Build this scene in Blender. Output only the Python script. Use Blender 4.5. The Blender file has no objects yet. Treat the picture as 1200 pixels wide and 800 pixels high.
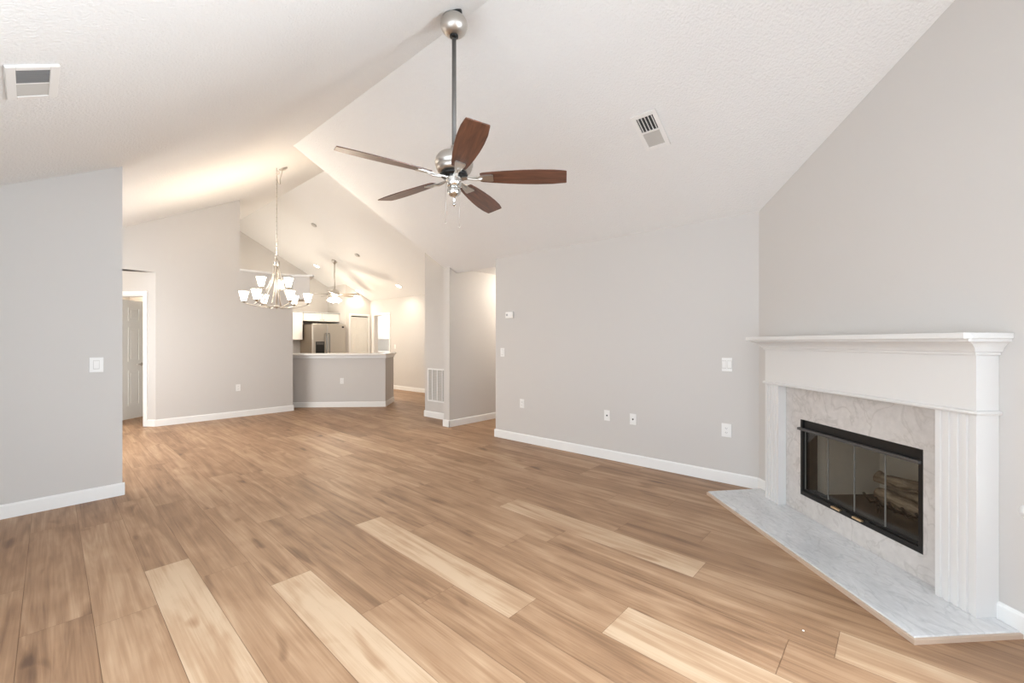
import bpy, bmesh, math, random
from math import sin, cos, pi, radians, atan2, sqrt
from mathutils import Vector, Matrix
random.seed(7)
S = bpy.context.scene
COL = S.collection

# ------------------------------------------------------------------ camera, world, lights, exposure
TH = radians(48.77)
cam = bpy.data.cameras.new('camera'); camo = bpy.data.objects.new('camera', cam); COL.objects.link(camo)
camo.location = (0, 0, 1.30); camo.rotation_euler = (pi/2, 0, -TH)
cam.sensor_width = 36; cam.lens = 496/1200*36; cam.shift_y = 1/1200; cam.clip_start = .02
S.camera = camo
w = bpy.data.worlds.new('world'); S.world = w; w.use_nodes = True
wb = w.node_tree.nodes['Background']; wb.inputs[0].default_value = (.80, .88, 1, 1); wb.inputs[1].default_value = 1.0
vs = S.view_settings; vs.view_transform = 'Standard'; vs.look = 'None'; vs.gamma = 1; vs.exposure = 0.77
vs.use_curve_mapping = False

def area(name, loc, rot, sx, sy, watts, col, spread=180):
    l = bpy.data.lights.new(name, 'AREA'); l.shape = 'RECTANGLE'; l.size = sx; l.size_y = sy
    l.energy = watts; l.color = col; l.spread = radians(spread)
    o = bpy.data.objects.new(name, l); COL.objects.link(o); o.location = loc; o.rotation_euler = rot
    return o
def point(name, loc, watts, col, r=.05, parent=None):
    l = bpy.data.lights.new(name, 'POINT'); l.energy = watts; l.color = col; l.shadow_soft_size = r
    o = bpy.data.objects.new(name, l); COL.objects.link(o); o.location = loc
    if parent: o.parent = parent
    return o
def spot(name, loc, rot, watts, col, ang, blend=.6, r=.05):
    l = bpy.data.lights.new(name, 'SPOT'); l.energy = watts; l.color = col; l.spot_size = radians(ang); l.spot_blend = blend
    l.shadow_soft_size = r
    o = bpy.data.objects.new(name, l); COL.objects.link(o); o.location = loc; o.rotation_euler = rot
    return o
DAY = (.83, .925, 1.0); WARM = (1.0, .85, .66); NEUT = (1.0, .90, .78)
# daylight through the glazed doors behind the camera (back wall); the rest are fill lights for added windows
area('daylight_back', (0.95, -1.22, 1.25), (-pi/2, 0, 0), 2.1, 2.1, 150, DAY)
area('added_fill_left', (-.42, 1.05, 1.35), (0, -pi/2, 0), 1.9, 3.0, 30, DAY)  # added soft light for the whole room, set in an unseen left window
area('added_fill_diagonal', (4.25-2.52*.7254+.105*.688, .824-2.52*.6884-.105*.7254, 1.35), (0, 0, 0), .84, 1.85, 62, DAY, 115).rotation_euler = Vector((.688, -.7254, 0)).to_track_quat('Z', 'Y').to_euler()  # added to brighten the left ceiling slope, from an unseen window
area('added_fill_kitchen', (2.36, 10.6, 1.65), (0, -pi/2, 0), 1.0, 1.9, 46, (1, .94, .84))  # added to lift the kitchen, behind an unseen window
area('added_fill_foyer', (-.42, 6.8, 1.4), (0, -pi/2, 0), 1.9, 1.9, 52, (.97, .97, .95))  # added to brighten the dining area, in an unseen foyer window
# ------------------------------------------------------------------ helpers
class B:
    def __init__(s): s.bm = bmesh.new(); s.mi = 0
    def _add(s, vs, fs):
        v = [s.bm.verts.new(p) for p in vs]; out = []
        for f in fs:
            try:
                q = s.bm.faces.new([v[i] for i in f]); q.material_index = s.mi; out.append(q)
            except ValueError: pass
        return v, out
    def box(s, x0, x1, y0, y1, z0, z1, bev=0, seg=2):
        p = [(x, y, z) for z in (z0, z1) for y in (y0, y1) for x in (x0, x1)]
        v, f = s._add(p, [(0,2,3,1), (4,5,7,6), (0,1,5,4), (2,6,7,3), (0,4,6,2), (1,3,7,5)])
        if bev: s.bevel(f, bev, seg)
        return s
    def bevel(s, faces, bev, seg=2):
        e = list({e for f in faces for e in f.edges})
        r = bmesh.ops.bevel(s.bm, geom=e, offset=bev, segments=seg, affect='EDGES', profile=.5)
    def prism(s, pts, z0, z1, axis='z', bev=0):
        n = len(pts)
        def P(a, b, c): return (a, b, c) if axis == 'z' else ((a, c, b) if axis == 'y' else (c, a, b))
        v, f = s._add([P(a, b, z0) for a, b in pts] + [P(a, b, z1) for a, b in pts],
            [tuple(range(n))[::-1], tuple(range(n, 2*n))] + [(i, (i+1) % n, n+(i+1) % n, n+i) for i in range(n)])
        if bev: s.bevel(f, bev)
        return s
    def hexa(s, pts):   # 8 points: bottom 4, top 4
        s._add(pts, [(3,2,1,0), (4,5,6,7), (0,1,5,4), (1,2,6,5), (2,3,7,6), (3,0,4,7)]); return s
    def lathe(s, prof, seg=24, c=(0,0,0), mat=None):
        rings = []
        for r, z in prof:
            if r < 1e-6: rings.append([s.bm.verts.new((c[0], c[1], c[2]+z))])
            else: rings.append([s.bm.verts.new((c[0]+r*cos(2*pi*i/seg), c[1]+r*sin(2*pi*i/seg), c[2]+z)) for i in range(seg)])
        new = [v for r in rings for v in r]
        for a, b in zip(rings, rings[1:]):
            for i in range(seg):
                j = (i+1) % seg
                q = [a[i % len(a)], a[j % len(a)], b[j % len(b)], b[i % len(b)]]
                u = []
                for x in q:
                    if x not in u: u.append(x)
                if len(u) > 2:
                    f = s.bm.faces.new(u); f.material_index = s.mi; f.smooth = True
        if mat is not None:
            for v in new: v.co = mat @ v.co
        return s
    def tube(s, pts, r, seg=10, caps=True):
        pts = [Vector(p) for p in pts]; n = len(pts); rings = []
        rr = r if isinstance(r, (list, tuple)) else [r]*n
        up = Vector((0, 0, 1)); 
        for i, p in enumerate(pts):
            t = (pts[min(i+1, n-1)] - pts[max(i-1, 0)]).normalized()
            a = t.cross(up) if abs(t.dot(up)) < .98 else t.cross(Vector((1, 0, 0)))
            if i and a.dot(pa) < 0: a = -a
            a.normalize(); b = t.cross(a); pa = a
            rings.append([s.bm.verts.new(p + a*rr[i]*cos(2*pi*k/seg) + b*rr[i]*sin(2*pi*k/seg)) for k in range(seg)])
        for A, C in zip(rings, rings[1:]):
            for k in range(seg):
                f = s.bm.faces.new([A[k], A[(k+1) % seg], C[(k+1) % seg], C[k]]); f.smooth = True; f.material_index = s.mi
        if caps:
            for q in (rings[0][::-1], rings[-1]):
                f = s.bm.faces.new(q); f.material_index = s.mi
        return s
    def xf(s, m):
        for v in s.bm.verts: v.co = m @ v.co
        return s
    def build(s, name, mats, parent=None, loc=None, rot=None):
        bmesh.ops.recalc_face_normals(s.bm, faces=s.bm.faces)
        me = bpy.data.meshes.new(name); s.bm.to_mesh(me); s.bm.free()
        for m in (mats if isinstance(mats, (list, tuple)) else [mats]): me.materials.append(m)
        o = bpy.data.objects.new(name, me); COL.objects.link(o)
        if parent: o.parent = parent
        if loc: o.location = loc
        if rot: o.rotation_euler = rot
        return o
def bez(p, n=14):
    p = [Vector(q) for q in p]; out = []
    P = [2*p[0]-p[1]] + p + [2*p[-1]-p[-2]]
    for i in range(1, len(P)-2):
        for k in range(n):
            t = k/n; a, b, c, d = P[i-1], P[i], P[i+1], P[i+2]
            out.append(.5*((2*b) + (c-a)*t + (2*a-5*b+4*c-d)*t*t + (3*b-a-3*c+d)*t**3))
    return out + [p[-1]]
def tag(o, label=None, cat=None, group=None, kind=None):
    if label: o['label'] = label
    if cat: o['category'] = cat
    if group: o['group'] = group
    if kind: o['kind'] = kind
    return o
def thing(name, label, cat, loc, rot=(0,0,0), group=None, kind=None):
    o = bpy.data.objects.new(name, None); COL.objects.link(o); o.location = loc; o.rotation_euler = rot
    o.empty_display_size = .1
    return tag(o, label, cat, group, kind)
def struct(name, b, mat, label=None, cat=None):
    return tag(b.build(name, mat), label, cat, None, 'structure')
def copy_tree(o, parent=None):
    c = o.copy(); COL.objects.link(c)
    if parent: c.parent = parent
    for ch in list(o.children): copy_tree(ch, c)
    return c

# ------------------------------------------------------------------ materials
def mat(name, base, rough=.5, metal=0, **kw):
    m = bpy.data.materials.new(name); m.use_nodes = True; p = m.node_tree.nodes['Principled BSDF']
    p.inputs['Base Color'].default_value = (*base, 1); p.inputs['Roughness'].default_value = rough; p.inputs['Metallic'].default_value = metal
    for k, v in kw.items(): p.inputs[k.replace('_', ' ')].default_value = v
    return m
def N(m, t, **kw):
    n = m.node_tree.nodes.new(t)
    for k, v in kw.items(): setattr(n, k, v)
    return n
def L(m, a, b): m.node_tree.links.new(a, b)
def P(m): return m.node_tree.nodes['Principled BSDF']
def bumpy(m, scale, strength, dist=.002, detail=3, coord='Object'):
    tc = N(m, 'ShaderNodeTexCoord'); no = N(m, 'ShaderNodeTexNoise'); bu = N(m, 'ShaderNodeBump')
    no.inputs['Scale'].default_value = scale; no.inputs['Detail'].default_value = detail
    bu.inputs['Strength'].default_value = strength; bu.inputs['Distance'].default_value = dist
    L(m, tc.outputs[coord], no.inputs['Vector']); L(m, no.outputs['Fac'], bu.inputs['Height']); L(m, bu.outputs['Normal'], P(m).inputs['Normal'])
    return no
WALL = mat('greige_wall_paint', (.605, .58, .555), .62); bumpy(WALL, 180, .12, .0008)
CEIL = mat('textured_ceiling_paint', (.82, .815, .805), .8); bumpy(CEIL, 75, .7, .008, 3)
TRIM = mat('white_trim_paint', (.84, .835, .82), .38); bumpy(TRIM, 300, .01, .0002)
MANTEL = mat('satin_mantel_paint', (.715, .705, .69), .38); bumpy(MANTEL, 300, .01, .0002)
DOORW = mat('white_door_paint', (.83, .82, .78), .4); bumpy(DOORW, 60, .05, .0005)
PLATE = mat('white_plastic', (.84, .83, .81), .35); bumpy(PLATE, 300, .02, .0002)
SLOT = mat('dark_slot_plastic', (.05, .05, .05), .5); bumpy(SLOT, 300, .02, .0002)
NICKEL = mat('brushed_nickel', (.60, .57, .53), .36, 1); bumpy(NICKEL, 400, .04, .0003)
CHROME = mat('polished_chrome', (.72, .72, .70), .12, 1); bumpy(CHROME, 200, .01, .0002)
BLACKM = mat('black_painted_metal', (.012, .012, .012), .35, .3); bumpy(BLACKM, 300, .05, .0003)
DARKM = mat('grey_metal_bar', (.12, .12, .12), .38, .7); bumpy(DARKM, 300, .05, .0003)
DUCT_SHADE = mat('painted_duct_shade', (.05, .05, .05), .8); bumpy(DUCT_SHADE, 60, .1, .001)  # shade of the vent openings, put into the colour
SLATG = mat('grey_register_slat', (.42, .43, .44), .5); bumpy(SLATG, 200, .03, .0003)
CAB = mat('white_cabinet_paint', (.80, .79, .76), .4); bumpy(CAB, 60, .03, .0004)
STEEL = mat('stainless_steel', (.58, .55, .50), .30, 1); bumpy(STEEL, 250, .05, .0004)
FRSIDE = mat('dark_bronze_fridge_side', (.13, .10, .07), .5); bumpy(FRSIDE, 200, .05, .0004)
TAN = mat('tan_edge_strip', (.56, .43, .33), .5); bumpy(TAN, 90, .05, .0005)
COUNTER = mat('pale_laminate_counter', (.80, .775, .74), .3); bumpy(COUNTER, 200, .02, .0003)
BRASS = mat('brass_handle', (.72, .55, .34), .3, 1); bumpy(BRASS, 200, .03, .0003)
RODM = mat('grey_steel_rod', (.17, .16, .15), .45, .4); bumpy(RODM, 300, .03, .0003)
DETM = mat('pale_grey_plastic', (.52, .50, .47), .5); bumpy(DETM, 300, .03, .0003)
EDGEM = mat('pale_glass_edge', (.20, .20, .19), .3); bumpy(EDGEM, 300, .01, .0002)
BRICK = mat('pale_refractory_panel', (.66, .62, .56), .85); bumpy(BRICK, 30, .5, .004)
ASH = mat('dark_firebox_metal', (.06, .055, .05), .8); bumpy(ASH, 40, .3, .003)
SHADE = mat('lit_frosted_glass', (.95, .9, .82), .4, 0)
P(SHADE).inputs['Emission Color'].default_value = (1, .87, .68, 1); P(SHADE).inputs['Emission Strength'].default_value = 5
bumpy(SHADE, 90, .03, .0004)
LENS = mat('lit_lamp_lens', (.95, .95, .9), .4)
P(LENS).inputs['Emission Color'].default_value = (1, .92, .78, 1); P(LENS).inputs['Emission Strength'].default_value = 7
bumpy(LENS, 90, .03, .0004)

# walnut fan blades
WALNUT = mat('walnut_blade', (.13, .05, .03), .33)
def woodgrain(m, c0, c1, sc, axis=0):
    tc = N(m, 'ShaderNodeTexCoord'); mp = N(m, 'ShaderNodeMapping'); no = N(m, 'ShaderNodeTexNoise'); cr = N(m, 'ShaderNodeValToRGB')
    mp.inputs['Scale'].default_value = sc; no.inputs['Scale'].default_value = 1; no.inputs['Detail'].default_value = 6; no.inputs['Distortion'].default_value = .8
    cr.color_ramp.elements[0].position = .3; cr.color_ramp.elements[0].color = (*c0, 1)
    cr.color_ramp.elements[1].position = .72; cr.color_ramp.elements[1].color = (*c1, 1)
    L(m, tc.outputs['Object'], mp.inputs[0]); L(m, mp.outputs[0], no.inputs['Vector']); L(m, no.outputs['Fac'], cr.inputs[0]); L(m, cr.outputs[0], P(m).inputs['Base Color'])
woodgrain(WALNUT, (.062, .026, .016), (.185, .075, .042), (4, 45, 45))
GREYWOOD = mat('greyed_wood_blade', (.2, .17, .14), .4); woodgrain(GREYWOOD, (.14, .12, .10), (.26, .22, .18), (4, 45, 45))
LOGM = mat('charred_log', (.2, .15, .1), .9); woodgrain(LOGM, (.05, .04, .03), (.42, .34, .26), (5, 30, 30)); 

def marble(name, base, vein, scale, amt):
    m = mat(name, base, .22)
    tc = N(m, 'ShaderNodeTexCoord'); n1 = N(m, 'ShaderNodeTexNoise'); n2 = N(m, 'ShaderNodeTexNoise'); n3 = N(m, 'ShaderNodeTexNoise')
    ab = N(m, 'ShaderNodeMath', operation='SUBTRACT'); aa = N(m, 'ShaderNodeMath', operation='ABSOLUTE'); cr = N(m, 'ShaderNodeValToRGB')
    mx = N(m, 'ShaderNodeMix', data_type='RGBA'); m2 = N(m, 'ShaderNodeMix', data_type='RGBA'); mu = N(m, 'ShaderNodeMath', operation='MULTIPLY')
    mp = N(m, 'ShaderNodeMapping'); mp.inputs['Rotation'].default_value = (.3, .5, .7); mp.inputs['Scale'].default_value = (1, 2.2, 1)
    L(m, tc.outputs['Object'], mp.inputs[0])
    for n, sc, dt, di in ((n1, scale, 10, .7), (n2, scale*.7, 7, .4), (n3, scale*5, 5, .3)):
        n.inputs['Scale'].default_value = sc; n.inputs['Detail'].default_value = dt; n.inputs['Distortion'].default_value = di
        L(m, mp.outputs[0], n.inputs['Vector'])
    ab.inputs[1].default_value = .5; L(m, n1.outputs['Fac'], ab.inputs[0]); L(m, ab.outputs[0], aa.inputs[0]); L(m, aa.outputs[0], cr.inputs[0])
    cr.color_ramp.elements[0].position = 0; cr.color_ramp.elements[0].color = (1, 1, 1, 1)
    cr.color_ramp.elements[1].position = .03; cr.color_ramp.elements[1].color = (0, 0, 0, 1)
    L(m, cr.outputs[0], mu.inputs[0]); mu.inputs[1].default_value = amt
    cr2 = N(m, 'ShaderNodeValToRGB'); cr2.color_ramp.elements[0].position = .36; cr2.color_ramp.elements[1].position = .7
    L(m, n2.outputs['Fac'], cr2.inputs[0])
    a, b = mx.inputs[6], mx.inputs[7]
    a.default_value = (*base, 1); b.default_value = (*[x*.5+y*.5 for x, y in zip(base, vein)], 1)
    mm = N(m, 'ShaderNodeMath', operation='MULTIPLY'); mm.inputs[1].default_value = .75; L(m, cr2.outputs[0], mm.inputs[0]); L(m, mm.outputs[0], mx.inputs[0])
    L(m, mx.outputs[2], m2.inputs[6]); m2.inputs[7].default_value = (*vein, 1); L(m, mu.outputs[0], m2.inputs[0])
    mr = N(m, 'ShaderNodeMapRange'); mr.inputs[1].default_value = .3; mr.inputs[2].default_value = .7; mr.inputs[3].default_value = .93; mr.inputs[4].default_value = 1.05
    m3 = N(m, 'ShaderNodeMix', data_type='RGBA', blend_type='MULTIPLY'); m3.inputs[0].default_value = 1
    L(m, n3.outputs['Fac'], mr.inputs[0]); L(m, m2.outputs[2], m3.inputs[6]); L(m, mr.outputs[0], m3.inputs[7])
    L(m, m3.outputs[2], P(m).inputs['Base Color'])
    return m
MARBLE_H = marble('white_grey_marble', (.72, .725, .73), (.46, .475, .49), 4.6, .42)
MARBLE_S = marble('warm_grey_marble', (.62, .59, .565), (.43, .40, .375), 5.5, .5)

GLASS = bpy.data.materials.new('smoked_fireplace_glass'); GLASS.use_nodes = True
nt = GLASS.node_tree; nt.nodes.remove(nt.nodes['Principled BSDF'])
gt = nt.nodes.new('ShaderNodeBsdfTransparent'); gt.inputs[0].default_value = (.84, .83, .80, 1)
gg = nt.nodes.new('ShaderNodeBsdfGlossy'); gg.inputs[1].default_value = .02; gg.inputs[0].default_value = (.8, .8, .8, 1)
gm = nt.nodes.new('ShaderNodeMixShader'); lw = nt.nodes.new('ShaderNodeLayerWeight'); lw.inputs[0].default_value = .5
fp = nt.nodes.new('ShaderNodeMath'); fp.operation = 'POWER'; fp.inputs[1].default_value = 4; fr = nt.nodes.new('ShaderNodeMath'); fr.operation = 'MULTIPLY_ADD'; fr.inputs[1].default_value = .6; fr.inputs[2].default_value = .045
nt.links.new(lw.outputs['Facing'], fp.inputs[0]); nt.links.new(fp.outputs[0], fr.inputs[0])
gn = nt.nodes.new('ShaderNodeTexNoise'); gn.inputs['Scale'].default_value = 3
nt.links.new(fr.outputs[0], gm.inputs[0]); nt.links.new(gt.outputs[0], gm.inputs[1]); nt.links.new(gg.outputs[0], gm.inputs[2])
nt.links.new(gm.outputs[0], nt.nodes['Material Output'].inputs[0])

# floor planks: tone per plank, grain stretched along the plank
FLOOR = mat('oak_vinyl_plank', (.5, .3, .18), .47)
at = N(FLOOR, 'ShaderNodeAttribute', attribute_name='tone'); uv = N(FLOOR, 'ShaderNodeUVMap'); uv.uv_map = 'UVMap'
def noise(m, src, scale, sc, detail, dist):
    mp = N(m, 'ShaderNodeMapping'); mp.inputs['Scale'].default_value = sc; n = N(m, 'ShaderNodeTexNoise')
    n.inputs['Scale'].default_value = scale; n.inputs['Detail'].default_value = detail; n.inputs['Distortion'].default_value = dist
    L(m, src, mp.inputs[0]); L(m, mp.outputs[0], n.inputs['Vector']); return n
g1 = noise(FLOOR, uv.outputs[0], 1, (11, .8, 1), 4, 1.5)      # broad cathedral bands
g2 = noise(FLOOR, uv.outputs[0], 1, (95, 2.2, 1), 6, .5)       # fine grain
g3 = noise(FLOOR, uv.outputs[0], 1, (5, 2.6, 1), 2, .8)        # cloudy patches and knots
def madd(m, a, k, b):
    n = N(m, 'ShaderNodeMath', operation='MULTIPLY_ADD'); L(m, a, n.inputs[0]); n.inputs[1].default_value = k
    if isinstance(b, float): n.inputs[2].default_value = b
    else: L(m, b, n.inputs[2])
    return n.outputs[0]
g4 = noise(FLOOR, uv.outputs[0], 1, (8, 2.3, 1), 1, .6)      # knots
kr = N(FLOOR, 'ShaderNodeMapRange'); kr.inputs[1].default_value = .68; kr.inputs[2].default_value = .80; kr.inputs[3].default_value = 0; kr.inputs[4].default_value = -.35
L(FLOOR, g4.outputs['Fac'], kr.inputs[0])
s0 = madd(FLOOR, g1.outputs['Fac'], .95, -.885); s1n = N(FLOOR, 'ShaderNodeMath', operation='ADD'); L(FLOOR, s0, s1n.inputs[0]); L(FLOOR, kr.outputs[0], s1n.inputs[1]); s1 = s1n.outputs[0]
s2 = madd(FLOOR, g2.outputs['Fac'], .46, s1)
s3 = madd(FLOOR, g3.outputs['Fac'], .40, s2)
s4 = madd(FLOOR, at.outputs['Fac'], 1.0, s3)
cr = N(FLOOR, 'ShaderNodeValToRGB'); e = cr.color_ramp.elements
e[0].position = .0; e[0].color = (.12, .062, .034, 1); e[1].position = 1.0; e[1].color = (.575, .415, .275, 1)
k = cr.color_ramp.elements.new(.28); k.color = (.235, .130, .069, 1)
k = cr.color_ramp.elements.new(.52); k.color = (.355, .208, .115, 1)
k = cr.color_ramp.elements.new(.76); k.color = (.465, .302, .182, 1)
L(FLOOR, s4, cr.inputs[0]); L(FLOOR, cr.outputs[0], P(FLOOR).inputs['Base Color'])
fb = N(FLOOR, 'ShaderNodeBump'); fb.inputs['Strength'].default_value = .08; fb.inputs['Distance'].default_value = .001
L(FLOOR, g2.outputs['Fac'], fb.inputs['Height']); L(FLOOR, fb.outputs['Normal'], P(FLOOR).inputs['Normal'])
SEAM = mat('plank_seam', (.20, .11, .06), .6); bumpy(SEAM, 100, .05, .0005)

# ------------------------------------------------------------------ room shell
def LZ(x): return 2.525 + .52*x                   # left slope of the ceiling
def RZ(x): return 2.455 + .50*(4.25-x)           # right slope over the living room
def KZ(x): return 2.535 + .53*(6.72-x)           # right slope over the kitchen
XR = (2.455+.50*4.25-2.525)/1.02                  # living ridge
XK = (2.535+.53*6.72-2.525)/1.05                  # kitchen ridge
YS = 5.13; T = .12; XL = -.35; YB = -1.2; YKB = 12.55

# floor
PR = radians(1.3)
edges = [-1.9, -1.67, -1.45, -1.22, -1.0, -.77, -.545, -.32, -.095, .135, .359, .563, .795, 1.003, 1.23, 1.46, 1.668, 1.92, 2.184, 2.402, 2.617]
while edges[-1] < 9.2: edges.append(edges[-1]+.2265)
special = {10: (3.16, .84), 11: (2.85, .53), 12: (2.48, .86), 13: (1.90, .52), 14: (1.76, .46), 15: (2.86, .86), 16: (.985, .82), 17: (1.86, .5), 18: (.20, .74), 19: (2.345, .80)}
pale = [(2.36, 5.6, .70), (2.75, 4.9, .72), (2.95, 5.9, .64), (3.4, 4.1, .64), (1.75, 4.7, .6), (.95, 5.2, .62), (3.25, 2.6, .6)]
fb_ = bmesh.new(); tl = fb_.faces.layers.float.new('tone_f'); ul = fb_.loops.layers.uv.new('UVMap')
rng = random.Random(11)
BL = 1.50; G = .0009
tone_of = []
def plank(x0, x1, y0, y1, tone):
    pts = [(x0+G, y0+G), (x1-G, y0+G), (x1-G, y1-G), (x0+G, y1-G)]
    ou, ov = rng.uniform(0, 60), rng.uniform(0, 60)
    vs_ = [fb_.verts.new((x*cos(PR)+y*sin(PR), -x*sin(PR)+y*cos(PR), 0)) for x, y in pts]
    f = fb_.faces.new(vs_); f[tl] = tone
    for lp, (x, y) in zip(f.loops, pts): lp[ul].uv = (x-x0+ou, y+ov)
for i in range(len(edges)-1):
    x0, x1 = edges[i], edges[i+1]
    known = special.get(i)
    top = known[0] if known else rng.uniform(0, BL)
    n = 0; y = top
    while y > -1.6: y -= BL
    while y < 14.6:
        tn = rng.choice([.40, .44, .47, .50, .50, .53, .56, .60])
        if known and abs((y+BL)-top) < .01: tn = known[1]          # the plank that ends at the measured joint
        elif known and abs(y-top) < .01: tn = min(tn, .5)
        for (xa, ya, tp) in pale:
            if x0 <= xa-.023*ya < x1 and y <= ya+.023*xa < y+BL: tn = tp
        plank(x0, x1, y, y+BL, tn); y += BL
me = bpy.data.meshes.new('floor')
nf = len(fb_.faces)
v4 = [fb_.verts.new(p) for p in ((-2.6, -1.6, -.0025), (9.4, -1.6, -.0025), (9.4, 14.8, -.0025), (-2.6, 14.8, -.0025))]
q = fb_.faces.new(v4); q.material_index = 1
v5 = [fb_.verts.new(p) for p in ((-2.6, -1.6, -.08), (9.4, -1.6, -.08), (9.4, 14.8, -.08), (-2.6, 14.8, -.08))]
fb_.faces.new(v5[::-1]).material_index = 1
for a in range(4): fb_.faces.new([v4[a], v5[a], v5[(a+1) % 4], v4[(a+1) % 4]]).material_index = 1
for f in fb_.faces:
    f.normal_update()
    if f.material_index == 0 and f.normal.z < 0: f.normal_flip()
fb_.faces.ensure_lookup_table()
tones = [f[tl] for f in fb_.faces]
fb_.to_mesh(me); fb_.free()
me.materials.append(FLOOR); me.materials.append(SEAM)
a_ = me.attributes.new('tone', 'FLOAT', 'FACE'); a_.data.foreach_set('value', tones)
fo = bpy.data.objects.new('floor', me); COL.objects.link(fo); tag(fo, 'light oak plank floor running through the living and dining rooms', 'floor', None, 'structure')

# ceiling: one vaulted surface
CT = .14
b = B()
def slab(x0, z0, x1, z1, y0, y1):
    b.prism([(x0, z0), (x1, z1), (x1, z1+CT), (x0, z0+CT)], y0, y1, 'y')
slab(XL-.2, LZ(XL-.2), XR, LZ(XR), -1.5, YS)
slab(XL-.2, LZ(XL-.2), XK, LZ(XK), YS, YKB+.2)
slab(XR, RZ(XR), 4.40, RZ(4.40), -1.5, YS)
slab(XK, KZ(XK), 6.9, KZ(6.9), YS-.08, YKB+.2)
b.prism([(XR, RZ(XR)), (XK, LZ(XK)+.05), (6.9, KZ(6.9)+.02), (6.9, 2.46), (4.25, 2.456)], YS-.08, YS, 'y')   # gable infill above the lower slope
b.box(4.25, 8.1, 3.9, 5.06, 2.455, 2.60)                                # hallway ceiling
b.box(-2.6, 1.4, 8.57, 12.5, 2.56, 2.66)                             # bedroom / door niche ceiling
b.box(6.78, 8.8, 9.2, 14.6, 2.5, 2.6)                                  # laundry ceiling
struct('ceiling', b, CEIL, 'vaulted white textured ceiling', 'ceiling')

def wallx(name, x0, x1, pts, label, m=WALL):   # wall lying across X (thickness in x), polygon in (y,z)
    b = B(); b.prism(pts, x0, x1, 'x'); return struct(name, b, m, label, 'wall')
def wally(name, y0, y1, pts, label, m=WALL):
    b = B(); b.prism(pts, y0, y1, 'y'); return struct(name, b, m, label, 'wall')
EPS = .03
wally('wall_left', 4.88, 5.0, [(XL-.1, 0), (.525, 0), (.525, LZ(.525)+EPS), (XL-.1, LZ(XL-.1)+EPS)], 'grey wall at the left edge with one switch')
wallx('wall_right', 4.25, 4.37, [(.6, 0), (4.025, 0), (4.025, 2.47), (.6, 2.47)], 'long right hand wall with thermostat and outlets')
wally('wall_hall_right', 3.905, 4.025, [(4.37, 0), (8.1, 0), (8.1, 2.47), (4.37, 2.47)], 'hidden right side of hallway')
wally('wall_hall_left', 5.0, YS, [(4.25, 0), (8.1, 0), (8.1, 2.47), (4.25, 2.47)], 'hallway wall seen through the full height opening')
wallx('wall_hall_end', 8.0, 8.12, [(3.9, 0), (5.13, 0), (5.13, 2.5), (3.9, 2.5)], 'hall end wall')
b = B(); b.prism([(4.60, YS-.01), (4.72, YS-.01), (4.72, 6.07), (4.60, 6.07)], 0, KZ(4.72)+.02); struct('wall_stub', b, WALL, 'short wall with return air grille', 'wall')
wally('wall_stub_return', 5.95, 6.07, [(4.72, 0), (6.8, 0), (6.8, KZ(6.8)), (4.72, KZ(4.72))], 'hidden return wall')
# kitchen right wall with doorway
b = B(); x0, x1 = 6.72, 6.84
for y0, y1, z0, z1 in ((5.95, 10.50, 0, 2.56), (11.32, 14.6, 0, 2.56), (10.50, 11.32, 2.09, 2.56)): b.box(x0, x1, y0, y1, z0, z1)
struct('wall_kitchen_right', b, WALL, 'far right wall with doorway to laundry', 'wall')
wally('wall_kitchen_back', YKB, YKB+.12, [(2.31, 0), (6.84, 0), (6.84, KZ(6.84)+EPS), (XK, KZ(XK)+EPS), (2.31, LZ(2.31)+EPS)], 'kitchen back wall')
b = B()
for y_0, y_1, z_0, z_1 in ((8.57, 9.6, 0, 3.76), (11.6, 12.55, 0, 3.76), (9.6, 11.6, 0, 1.1), (9.6, 11.6, 2.2, 3.76)): b.box(2.307, 2.427, y_0, y_1, z_0, z_1)
struct('wall_kitchen_left', b, WALL, 'kitchen side wall', 'wall')
b = B()
for y_0 in (9.6, 10.58, 11.56): b.box(2.38, 2.42, y_0, y_0+.04, 1.1, 2.2)
for z_0 in (1.1, 2.16): b.box(2.38, 2.42, 9.6, 11.6, z_0, z_0+.04)
struct('added_window_5', b, TRIM, 'added kitchen window frame, out of view', 'window')  # added opening that lets the kitchen fill light in
# pantry closet in the kitchen corner
b = B(); b.box(5.92, 6.09, 11.50, 11.60, 0, KZ(5.92)); b.box(6.64, 6.72, 11.50, 11.60, 0, KZ(6.64)); b.box(6.09, 6.64, 11.50, 11.60, 2.07, KZ(6.3)+.2)
b.box(5.92, 6.02, 11.60, 12.55, 0, KZ(5.92)+.02); struct('wall_pantry', b, WALL, 'pantry closet walls', 'wall')
# dining wall (with niche opening at its left), plant ledge and soffit at its right end
b = B(); b.prism([(1.29, 0), (2.427, 0), (2.427, LZ(2.427)+EPS), (XL-.1, LZ(XL-.1)+EPS), (XL-.1, 2.385), (1.29, 2.385)], 8.45, 8.57, 'y')
b.prism([(2.427, 8.45), (3.31, 8.45), (3.31, 9.12), (2.427, 9.12)], 0, 2.55)
b.prism([(3.309, 8.45), (3.53, 8.229), (3.70, 8.66), (3.309, 9.12)], 2.12, 2.55)
struct('wall_dining', b, WALL, 'dining room wall with plant ledge on its right end', 'wall')
b = B(); b.prism([(2.427, 8.415), (3.295, 8.415), (3.55, 8.16), (3.60, 8.19), (3.76, 8.66), (3.35, 9.15), (2.427, 9.15)], 2.55, 2.585, bev=.006)
struct('trim_1', b, TRIM, 'cap trim on plant ledge', 'trim')
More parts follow.
